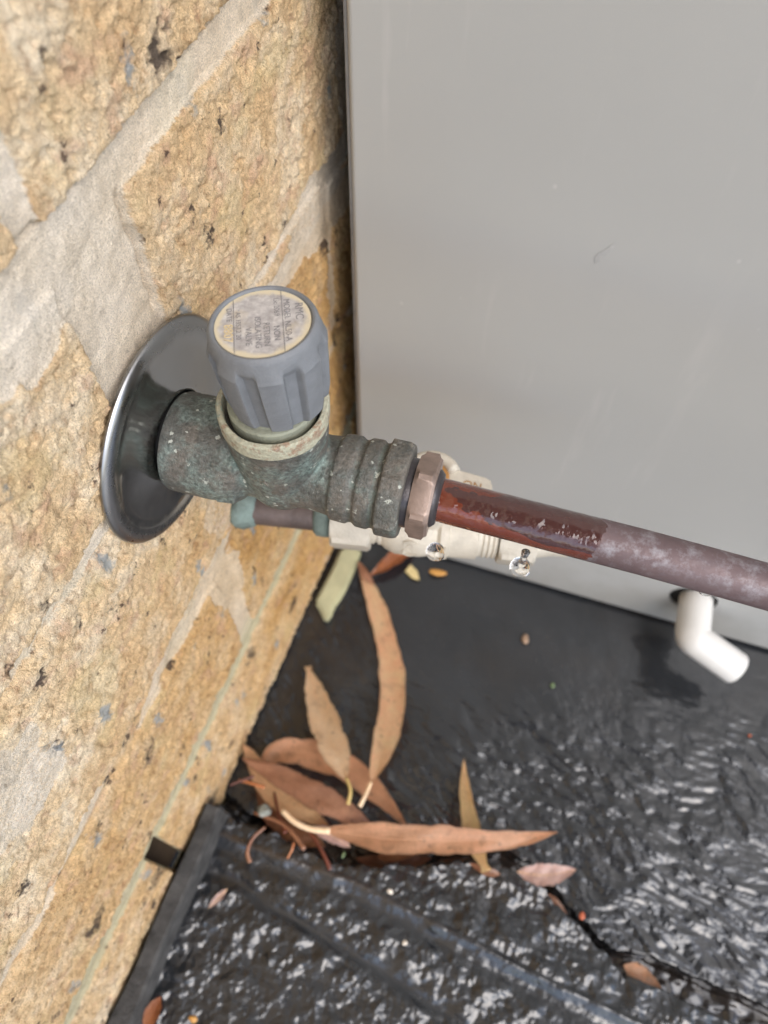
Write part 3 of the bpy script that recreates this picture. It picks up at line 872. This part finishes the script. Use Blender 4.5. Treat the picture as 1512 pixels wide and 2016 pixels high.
# text rows: first number = distance across (image right), second = along the line
rows = [('RMC', .0086, -.0025, .0024), ('MODEL NL50-A', .0058, .0, .0018), ('Lic 2069', .0034, -.0048, .0016), ('NON', .0031, .0040, .0018),
        ('RETURN', .0008, .0040, .0018), ('ISOLATING', -.0012, .0030, .0018), ('VALVE', -.0034, .0040, .0018), ('AS 1357.2 20', -.0057, .0, .0015), ('DATE', -.0078, -.0040, .0016)]
for s_, across, along, size in rows:
    text_mesh('printed_line', s_, size * 1.15, M_ink, disc, TX @ Matrix.Translation((along, across, .00003)), .00002)
text_mesh('stamped_date', '8807', .0030, simple('pressed foil', (.62, .50, .30), .5), disc, TX @ Matrix.Translation((.0022, -.0081, .00005)), .00010)
for yy in (.0047, -.0067):
    bm = bmesh.new(); hw = math.sqrt(.0112 ** 2 - yy ** 2)
    box(bm, (0, yy, .00004), (2 * hw, .00016, .00006), TX); build('rule_line', bm, M_ink, disc)

# outlet stub, nut, copper pipe
bm = bmesh.new(); lathe(bm, [(.060, .0090), (.0755, .0102), (.0790, .0102), (.0800, .0096)], 64); build('outlet_stub', bm, M_stub, val, True, 50)
bm = bmesh.new()
def hexn(a, r, t):
    k = math.pi / 3; tt = ((t + .45) % k) - k / 2
    h = r * math.cos(k / 2) / math.cos(tt)
    return min(h, CUT[round(a, 5)])
CUT = {.0788: .0112, .0796: .0118, .0800: .0127, .0838: .0127, .0843: .0117, .0850: .0112}
lathe(bm, [(.0788, .0125), (.0796, .0126), (.0800, .0127), (.0838, .0127), (.0843, .0126), (.0850, .0120)], 192, rf=hexn)
build('hex_nut', bm, M_nut, val, True, 25)
bm = bmesh.new(); lathe(bm, [(.0845, .0086), (.0855, .0084), (.0866, .0073), (.0868, .0060)], 64); build('compression_ring', bm, M_stub, val, True, 40)
PY = math.atan(.055) - VY
pp = empty  # noqa
bm = bmesh.new()
pts = [(0, 0, 0), (.02, 0, 0), (.06, 0, 0)] + [(.06 + .02 * k, 0, -.00009 * k * k - .0005 * k) for k in range(1, 20)]
e = pts[-1]
for k in range(1, 11):
    t = R(90) * k / 10
    pts.append((e[0] + .03 * math.sin(t), .03 * (1 - math.cos(t)), e[2]))
pts.append((pts[-1][0], .09, e[2]))
sweep(bm, pts, .00635, 48)
pipe = build('copper_pipe', bm, M_pipe, val, True, 60)
pipe.location = (.0845, 0, 0); pipe.rotation_euler = (0, R(.0), PY)
tag(pipe, 'copper pipe, wet and red brown near the nut, dull purple grey further along')

# small crust bead under the pipe
# ------------------------------------------------------------------ water drops
def drop(name, c, r, neck, label, sx=1.0):
    bm = bmesh.new()
    prof = []
    n = 26
    for i in range(n + 1):
        t = math.pi * i / n
        prof.append((-r * math.cos(t) * 1.04, max(r * math.sin(t) * sx, .00002)))
    if neck:
        k = [p for p in prof if p[0] < r * .62]
        top = r * 1.0
        k += [(r * .80, r * .46), (r * .98, r * .40), (r * 1.25, r * .36), (neck * .55, r * .30), (neck * .8, r * .34), (neck, r * .42)]
        prof = k
    MM = Matrix.Translation(c) @ Matrix.Rotation(R(-90), 4, 'Y')
    lathe(bm, prof, 40, MM, rf=lambda a, rr, t: rr * (1 + .05 * math.sin(2 * t + a * 900) + .03 * math.sin(3 * t + 2 + a * 1500)))
    o = build(name, bm, M_water, None, True)
    tag(o, label, 'water drop')
    return o
def aty(px, py, y):
    r = M @ np.array([px - 756, py - 1008, FPX]); return Vector(CAM + (y - CAM[1]) / r[1] * r)
c1 = aty(857, 1087, .1125)
drop('water_drop', c1, .0030, 0, 'clear round water drop falling free below the hexagonal nut')
c2 = aty(1024, 1117, .1155)
drop('water_drop', c2, .0032, .0104, 'clear water drop with a thin neck hanging from the underside of the copper pipe')
c3 = aty(1388, 1165, .118)
bm = bmesh.new(); bmesh.ops.create_icosphere(bm, subdivisions=3, radius=.0013)
for v in bm.verts: v.co = Vector((v.co.x * 1.4, v.co.y, v.co.z * .8)) + c3
tag(build('water_bead', bm, M_water, None, True), 'tiny water bead clinging under the dry part of the copper pipe', 'water drop')

# ------------------------------------------------------------------ ball valve behind
BY = math.atan(.0285 / .120)
bv = empty('ball_valve', (0, .131, .1845), (0, 0, BY))
tag(bv, 'pale limed brass ball valve with a stained lever, behind and below the bronze valve', 'valve')
bm = bmesh.new(); sweep(bm, [(-.004, 0, 0), (.02, 0, 0), (.05, 0, 0)], .0064, 32); build('inlet_pipe', bm, M_oldpipe, bv, True, 50)
bm = bmesh.new(); lathe(bm, [(-.001, .0068), (.001, .0090), (.004, .0088), (.0065, .0074), (.009, .0066)], 40, rf=lambda a, r, t: r * (1 + .07 * math.sin(3 * t + 400 * a))); build('wall_joint', bm, M_verd, bv, True)
bm = bmesh.new(); lathe(bm, [(.0325, .0066), (.034, .0080), (.038, .0082), (.0400, .0078)], 40, rf=lambda a, r, t: r * (1 + .05 * math.sin(4 * t))); build('solder_joint', bm, M_verd, bv, True)
def nut(name, a0, a1, rr, mat, rot):
    bm = bmesh.new()
    k3 = math.pi / 3
    def f(a, r, t):
        tt = ((t + rot) % k3) - k3 / 2
        return min(rr * math.cos(k3 / 2) / math.cos(tt), r)
    lathe(bm, [(a0, rr * .87), (a0 + .0012, rr), (a1 - .0012, rr), (a1, rr * .87)], 144, rf=f)
    return build(name, bm, mat, bv, True, 25)
nut('hex_nut', .0400, .0560, .0135, M_cream2, .2)
bm = bmesh.new(); lathe(bm, [(.056, .0090), (.0575, .0092), (.0575, .0085), (.059, .0085), (.059, .0092), (.0605, .0092), (.062, .0105), (.066, .0122), (.076, .0125), (.079, .0118), (.082, .0112), (.083, .0118), (.0835, .0124), (.0865, .0124), (.087, .0114),
        (.098, .0112), (.0985, .0100), (.1, .0096), (.1005, .0102), (.102, .0096), (.1025, .0102), (.104, .0096), (.1045, .0102), (.106, .0096)], 72)
bvb = build('valve_body', bm, M_cream, bv, True, 40)
bm = bmesh.new()
lathe(bm, [(.0, .0070), (.0155, .0065), (.0165, .0048), (.0285, .0048)], 40, Matrix.Translation((.079, 0, 0)) @ Matrix.Rotation(R(-90), 4, 'Y')); build('stem', bm, M_cream, bv, True, 50)
nut('hex_nut', .1065, .1210, .0130, M_cream2, .2)
bm = bmesh.new(); lathe(bm, [(.121, .0085), (.1225, .0080), (.128, .0068), (.134, .0066)], 48); build('outlet_stub', bm, M_cream, bv, True, 50)
# raised writing on the body, wrapped round its lower front
def on_body(s_, a, ang, size, r):
    m = Matrix.Translation((a, 0, 0)) @ Matrix.Rotation(R(ang), 4, 'X') @ Matrix.Translation((0, 0, r)) @ Matrix.Rotation(R(90), 4, 'Z')
    text_mesh('raised_letters', s_, size, M_cream, bvb, m, .0004)
on_body('(25)', .0715, 78, .0060, .0122)
on_body('P', .0795, 82, .0065, .0115)
on_body('DN15', .0850, 80, .0030, .0122)
# lever: cranked flat plate
bm = bmesh.new()
outl = [(-.012, -.0055), (-.010, -.0085), (.002, -.0085), (.009, -.0088), (.0185, -.0080), (.0200, -.0055), (.0200, .0045), (.0185, .0062), (.006, .0088), (-.008, .0085), (-.012, .005)]
b_ = [bm.verts.new((x, y, 0)) for x, y in outl]; f_ = bm.faces.new(b_)
ex = bmesh.ops.extrude_face_region(bm, geom=[f_])
for v in [g_ for g_ in ex['geom'] if isinstance(g_, bmesh.types.BMVert)]: v.co.z += .0035
bmesh.ops.bevel(bm, geom=bm.edges[:], offset=.0009, segments=3, affect='EDGES')
for v in bm.verts:
    dz = .0035 * float(sstep(.004, .012, np.array(v.co.x)))
    v.co = Vector((v.co.x + .080, v.co.y, v.co.z + .0275 - dz * .0))
hnd = build('lever', bm, M_cream, bv, True, 40)
bm = bmesh.new(); lathe(bm, [(.0305, .0050), (.0335, .0046), (.0338, .0001)], 6, Matrix.Translation((.0795, 0, 0)) @ Matrix.Rotation(R(-90), 4, 'Y')); build('lever_nut', bm, M_rust, hnd)
bm = bmesh.new(); sweep(bm, [(.0775 + .0085 * math.cos(R(a)), .004 + .0085 * math.sin(R(a)), .0315) for a in range(20, 215, 12)], .0024, 12); build('lever_lug', bm, M_cream, hnd, True)
bm = bmesh.new(); lathe(bm, [(.0306, .0066), (.0318, .0064), (.0322, .0052)], 40, Matrix.Translation((.0775, .004, 0)) @ Matrix.Rotation(R(-90), 4, 'Y')); build('rust_patch', bm, M_rust, hnd, True, 40)
text_mesh('lever_word', 'ON', .0045, M_rust, hnd, Matrix.Translation((.0925, .0018, .0311)) @ Matrix.Rotation(R(-8), 4, 'Z'), .0001)

# ------------------------------------------------------------------ leaves and litter
ML = {
 'tan': mat_leaf('dry tan leaf', (0.858, 0.495, 0.289), (0.860, 0.653, 0.389), .5),
 'tan2': mat_leaf('dry honey leaf', (0.748, 0.414, 0.216), (0.860, 0.591, 0.333), .8),
 'red': mat_leaf('wet russet leaf', (.36, .16, .085), (0.590, 0.308, 0.183), .2, .8),
 'brown': mat_leaf('damp brown leaf', (0.599, 0.319, 0.175), (0.820, 0.466, 0.272), .6, .3),
 'pale': mat_leaf('pale dry leaf', (0.860, 0.592, 0.343), (0.860, 0.671, 0.461), .3),
 'yel': mat_leaf('straw leaf', (0.860, 0.535, 0.263), (0.860, 0.679, 0.359), .2),
 'pink': mat_leaf('pink grey leaf', (0.680, 0.440, 0.377), (0.860, 0.638, 0.571), .2, .5),
 'orange': mat_leaf('bright rust leaf', (.38, .12, .04), (0.624, 0.242, 0.092), .3, .6),
 'dark': mat_leaf('dark soaked leaf', (0.165, 0.053, 0.024), (0.312, 0.142, 0.070), .3, .9),
}
M_stalk = simple('yellow leaf stalk', (.52, .38, .14), .5)
M_twig = simple('red brown twig', (.12, .028, .013), .35, 0, 0, 900, .3, coat=.5)

def leaf(label, pts, wmax, mat, wp=.5, curl=.15, tip0=0.0, tip1=0.0, sag=0, roll=0, stalk=None, pw=.75, name='leaf'):
    """pts: (px, py, z) along the midrib; wmax: full width in m; wp: where it is widest"""
    W = [at(*p) for p in pts]
    base = W[0].lerp(W[-1], .5)
    S_ = spline(W, 44)
    pts_len = sum((Vector(S_[i + 1]) - Vector(S_[i])).length for i in range(44))
    t_ = empty(name, base); tag(t_, label, 'leaf')
    bm = bmesh.new(); nx = 10; rows_ = []
    la = bm.verts.layers.float.new('across'); lt = bm.verts.layers.float.new('along')
    rr_ = np.random.RandomState(int(wmax * 1e5) % 997); nick = 1 - .08 * (rr_.rand(45) > .9)
    for i, p in enumerate(S_):
        p = Vector(p); t = i / 44
        tg = (Vector(S_[min(i + 1, 44)]) - Vector(S_[max(i - 1, 0)])).normalized()
        side = tg.cross(Vector((0, 0, 1))).normalized()
        if roll: side = (Matrix.Rotation(R(roll * (t - .2)), 3, tg) @ side)
        up = side.cross(tg).normalized()
        u_ = t / wp * .5 if t < wp else .5 + (t - wp) / (1 - wp) * .5
        prof_ = math.sin(math.pi * u_) ** pw
        hw = .93 * wmax / 2 * max(prof_, tip0 * (1 - t * 4), tip1 * (t * 4 - 3), .03)
        hw *= nick[i]
        hw *= 1 + .05 * math.sin(t * 23 + wmax * 900) + .03 * math.sin(t * 51)
        row = []
        for k in range(nx + 1):
            s_ = k / nx * 2 - 1
            zz = curl * hw * (s_ * s_) * 1.2 + .0004 * min(1, wmax / .014) ** 3 * math.sin(t * 19 + s_ * 3) - .0003 * math.exp(-(s_ / .12) ** 2)
            vv = bm.verts.new(p - base + side * hw * s_ + up * zz); vv[la] = s_; vv[lt] = t * (pts_len / .07)
            row.append(vv)
        rows_.append(row)
    for i in range(len(rows_) - 1):
        for k in range(nx): bm.faces.new((rows_[i][k], rows_[i][k + 1], rows_[i + 1][k + 1], rows_[i + 1][k]))
    ex = bmesh.ops.solidify(bm, geom=bm.faces[:], thickness=.00035)
    build('blade', bm, ML[mat], t_, True, 60)
    # midrib
    bm = bmesh.new()
    sweep(bm, [Vector(S_[i]) - base + Vector((0, 0, .00012)) for i in range(0, 45, 2)], [.00028 * (1 - .7 * i / 22) for i in range(23)], 6)
    build('midrib', bm, ML['tan' if mat in ('pale', 'yel', 'pink') else mat], t_, True)
    if stalk:
        bm = bmesh.new(); sp = spline([at(*p) for p in stalk[0]], 14)
        sweep(bm, [Vector(p) - base for p in sp], [stalk[1] * (1 + .25 * (k / 14) ** 3) for k in range(15)], 10)
        build('stalk', bm, stalk[2], t_, True)
    return t_

leaf('long tan sickle shaped gum leaf reaching furthest up the wet slab towards the cabinet',
     [(708, 1118, .006), (730, 1165, .005), (752, 1230, .004), (770, 1310, .006), (772, 1390, .010), (755, 1470, .018), (730, 1540, .026)], .0165, 'tan', .66, .10, pw=.55,
     stalk=([(730, 1540, .026), (718, 1568, .027), (708, 1588, .027)], .0011, ML['pale']))
leaf('broad short tan leaf with dark freckles standing up in the pile, pointed end up',
     [(606, 1312, .012), (622, 1370, .016), (642, 1430, .022), (665, 1490, .028), (682, 1536, .030)], .0182, 'pale', .55, .16, tip0=.25,
     stalk=([(682, 1532, .030), (690, 1556, .031), (685, 1584, .030)], .0009, M_stalk))
leaf('wide honey brown arched leaf lying at the back of the pile behind the freckled leaf',
     [(505, 1520, .012), (545, 1482, .013), (610, 1484, .012), (680, 1510, .013), (745, 1565, .014), (802, 1628, .016)], .0175, 'brown', .45, .10)
leaf('thin tan leaf edge poking up beside the wall at the left of the pile',
     [(478, 1464, .014), (500, 1500, .014), (535, 1560, .016), (585, 1592, .020), (650, 1628, .022)], .013, 'tan2', .6, .15)
leaf('glossy wet russet leaf running diagonally down through the middle of the pile',
     [(476, 1492, .020), (540, 1522, .024), (610, 1560, .027), (680, 1598, .027), (745, 1645, .024)], .0150, 'red', .55, -.12)
leaf('longest brown leaf lying level across the front of the pile with its tip pointing right',
     [(640, 1632, .030), (700, 1642, .031), (780, 1652, .032), (860, 1652, .031), (950, 1656, .030), (1030, 1650, .029), (1098, 1638, .030)], .0155, 'brown', .35, .18, roll=35,
     stalk=([(556, 1596, .027), (580, 1618, .028), (612, 1632, .029), (650, 1636, .030)], .0014, ML['pale']))
leaf('small folded pink grey leaf end under the front of the longest leaf',
     [(610, 1628, .026), (650, 1644, .025), (690, 1668, .023)], .0075, 'pink', .5, .3)
leaf('narrow straw coloured leaf standing apart to the right and crossing under the longest leaf',
     [(913, 1495, .006), (916, 1560, .010), (926, 1620, .016), (940, 1672, .022), (958, 1716, .026)], .0100, 'yel', .6, .10, tip1=.6)
leaf('small pale pink folded leaf lying by the gap at the far right of the pile',
     [(1018, 1716, .026), (1050, 1722, .027), (1085, 1722, .028), (1134, 1712, .028)], .0115, 'pink', .55, .3)
leaf('dark soaked brown leaf wedged in the straight gap between the slabs',
     [(1228, 1900, .014), (1262, 1922, .012), (1305, 1952, .008)], .010, 'brown', .4, .25)
leaf('bright rust leaf stuck against the foam strip at the bottom edge',
     [(316, 1962, .026), (302, 1990, .027), (286, 2030, .028)], .0080, 'orange', .6, .2)
leaf('tiny pink leaf scrap lying alone on the rough slab near the foam strip',
     [(447, 1750, .0265), (430, 1768, .0268), (410, 1788, .0265)], .0040, 'pink', .5, .2)
leaf('shiny orange brown leaf under the pale brass valve near the cabinet foot',
     [(815, 1078, .006), (788, 1092, .008), (760, 1112, .008), (728, 1134, .005)], .0110, 'orange', .35, .2)
leaf('short rust leaf stub across the top of the long sickle leaf',
     [(705, 1105, .008), (718, 1130, .009), (735, 1150, .007)], .0060, 'red', .5, .2)
leaf('dark soaked leaf sunk in the gap under the front of the pile',
     [(700, 1690, .004), (770, 1702, .006), (850, 1690, .006)], .0100, 'dark', .5, .2)
leaf('dark wet leaf buried under the left of the pile',
     [(505, 1560, .012), (560, 1620, .016), (640, 1668, .018)], .0150, 'dark', .5, .2)

def twig(label, pts, r, mat=M_twig, n=24):
    sp = spline([at(*p) for p in pts], n); base = Vector(sp[n // 2])
    bm = bmesh.new(); sweep(bm, [Vector(p) - base for p in sp], [r * (.7 + .5 * k / n) for k in range(n + 1)], 8)
    o = build('twig', bm, mat, None, True); o.location = base
    tag(o, label, 'twig')
twig('thin red leaf stalk against the foot of the wall left of the pile', [(452, 1546, .022), (478, 1536, .022), (500, 1528, .022)], .0007)
twig('orange red leaf stalk just below the thin one at the left of the pile', [(470, 1536, .020), (495, 1542, .022), (520, 1550, .022)], .0009, ML['orange'])
twig('dark red twig slanting down across the rough slab in front of the pile', [(596, 1620, .026), (620, 1652, .027), (640, 1688, .027), (650, 1712, .026)], .0010)
twig('curled brown stem hooked over the rough slab left of the dark red twig', [(522, 1628, .025), (498, 1650, .026), (487, 1676, .026), (492, 1698, .025)], .0010, ML['dark'])
twig('dark red stem lying in the shadow at the left end of the pile', [(540, 1560, .018), (548, 1600, .020), (562, 1640, .024)], .0009)

twig('dark brown stem tangled under the russet leaf', [(500, 1600, .022), (560, 1625, .024), (600, 1672, .025)], .0011, ML['dark'])
twig('short orange stem lying on the silty ridge', [(566, 1690, .026), (575, 1672, .0275), (578, 1660, .027)], .0006, ML['orange'])
leaf('soaked dark red leaf curled in the gap beneath the longest leaf', [(742, 1688, .010), (780, 1680, .014), (826, 1676, .018)], .0085, 'dark', .5, .4)
leaf('small rust leaf piece lodged under the narrow straw leaf', [(925, 1700, .020), (960, 1716, .022), (985, 1722, .021)], .0050, 'red', .5, .2)
leaf('thin brown leaf sliver in the broken gap past the folded leaf', [(1072, 1758, .014), (1092, 1776, .014), (1116, 1800, .012)], .0045, 'red', .5, .2)

def scrap(name, label, cat, px, py, z, sx, sy, sz, mat, seed=1, rz=0):
    if mat in (M_green, M_orange): sx, sy, sz = sx * .75, sy * .75, sz * .6
    bm = bmesh.new(); bmesh.ops.create_icosphere(bm, subdivisions=3, radius=1)
    rng = np.random.RandomState(seed); a = rng.rand(6) * 6
    for v in bm.verts:
        k = 1 + .16 * math.sin(3 * v.co.x + a[0]) * math.sin(3 * v.co.y + a[1]) + .10 * math.sin(6 * v.co.z + a[2] + 4 * v.co.x)
        v.co = Matrix.Rotation(R(rz), 3, 'Z') @ Vector((v.co.x * sx * k, v.co.y * sy * k, v.co.z * sz * k))
    o = build(name, bm, mat, None, True); o.location = at(px, py, z); tag(o, label, cat)
scrap('pebble', 'round grey green pebble lodged at the left of the leaf pile', 'pebble', 520, 1596, .026, .0034, .0030, .0026, M_stone, 1)
scrap('crumb', 'off white crumb on the silty ridge of the rough slab', 'crumb', 768, 1755, .0262, .0015, .0012, .0010, M_crumb, 2)
scrap('crumb', 'small cream crumb on the rough slab below the silty ridge', 'crumb', 797, 1856, .0262, .0012, .0012, .0010, M_crumb, 3)
scrap('crumb', 'brown and white crumb alone on the smooth wet slab between leaf pile and cabinet', 'crumb', 1034, 1258, .002, .0022, .0030, .0014, simple('tan crumb', (.30, .20, .13), .5), 4)
scrap('leaf_scrap', 'tiny green shoot fragment on the smooth wet slab', 'scrap', 1088, 1349, .002, .0016, .0020, .0008, M_green, 5)
scrap('leaf_scrap', 'bright orange scrap in the broken part of the gap', 'scrap', 1146, 1803, .020, .0018, .0024, .0012, M_orange, 6)
scrap('leaf_scrap', 'small amber scrap at the bottom edge beside the rust leaf', 'scrap', 380, 2006, .027, .0020, .0014, .0009, M_amber, 7)
scrap('leaf_scrap', 'small green moss tuft under the front of the leaf pile', 'scrap', 676, 1683, .022, .0010, .0022, .0010, M_green, 8)
scrap('leaf_scrap', 'thin brown scrap in the shadow of the cabinet foot', 'scrap', 862, 1127, .003, .0055, .0022, .0008, M_amber, 9, 15)
scrap('leaf_scrap', 'tiny orange dot near the right edge on the wet slab', 'scrap', 1476, 1448, .002, .0012, .0012, .0008, M_orange, 10)

def flat(name, label, cat, pts, z, th, mat):
    W = [at(px, py, z) for px, py in pts]; base = sum(W, Vector()) / len(W)
    bm = bmesh.new(); f = bm.faces.new([bm.verts.new(p - base) for p in W])
    ex = bmesh.ops.extrude_face_region(bm, geom=[f])
    for v in [g_ for g_ in ex['geom'] if isinstance(g_, bmesh.types.BMVert)]: v.co.z -= th
    bmesh.ops.bevel(bm, geom=bm.edges[:], offset=th * .3, segments=2, affect='EDGES')
    o = build(name, bm, mat, None, True, 50); o.location = base; tag(o, label, cat)
flat('sealant_strip', 'pale yellow strip of sealant lying along the foot of the wall below the brass valve', 'strip',
     [(672, 1078), (712, 1080), (706, 1100), (698, 1122), (690, 1140), (680, 1162), (668, 1182), (657, 1196), (652, 1216), (640, 1224), (634, 1210), (620, 1184), (632, 1160), (645, 1136), (658, 1110)], .007, .005, M_strip)
flat('leaf_scrap', 'pale yellow triangular scrap near the cabinet foot', 'scrap', [(808, 1110), (822, 1124), (826, 1142), (812, 1138), (797, 1124)], .003, .0012, M_crumb if False else simple('pale yellow scrap', (.62, .50, .24), .5))

print('verts', sum(len(o.data.vertices) for o in bpy.data.objects if o.type == 'MESH'))
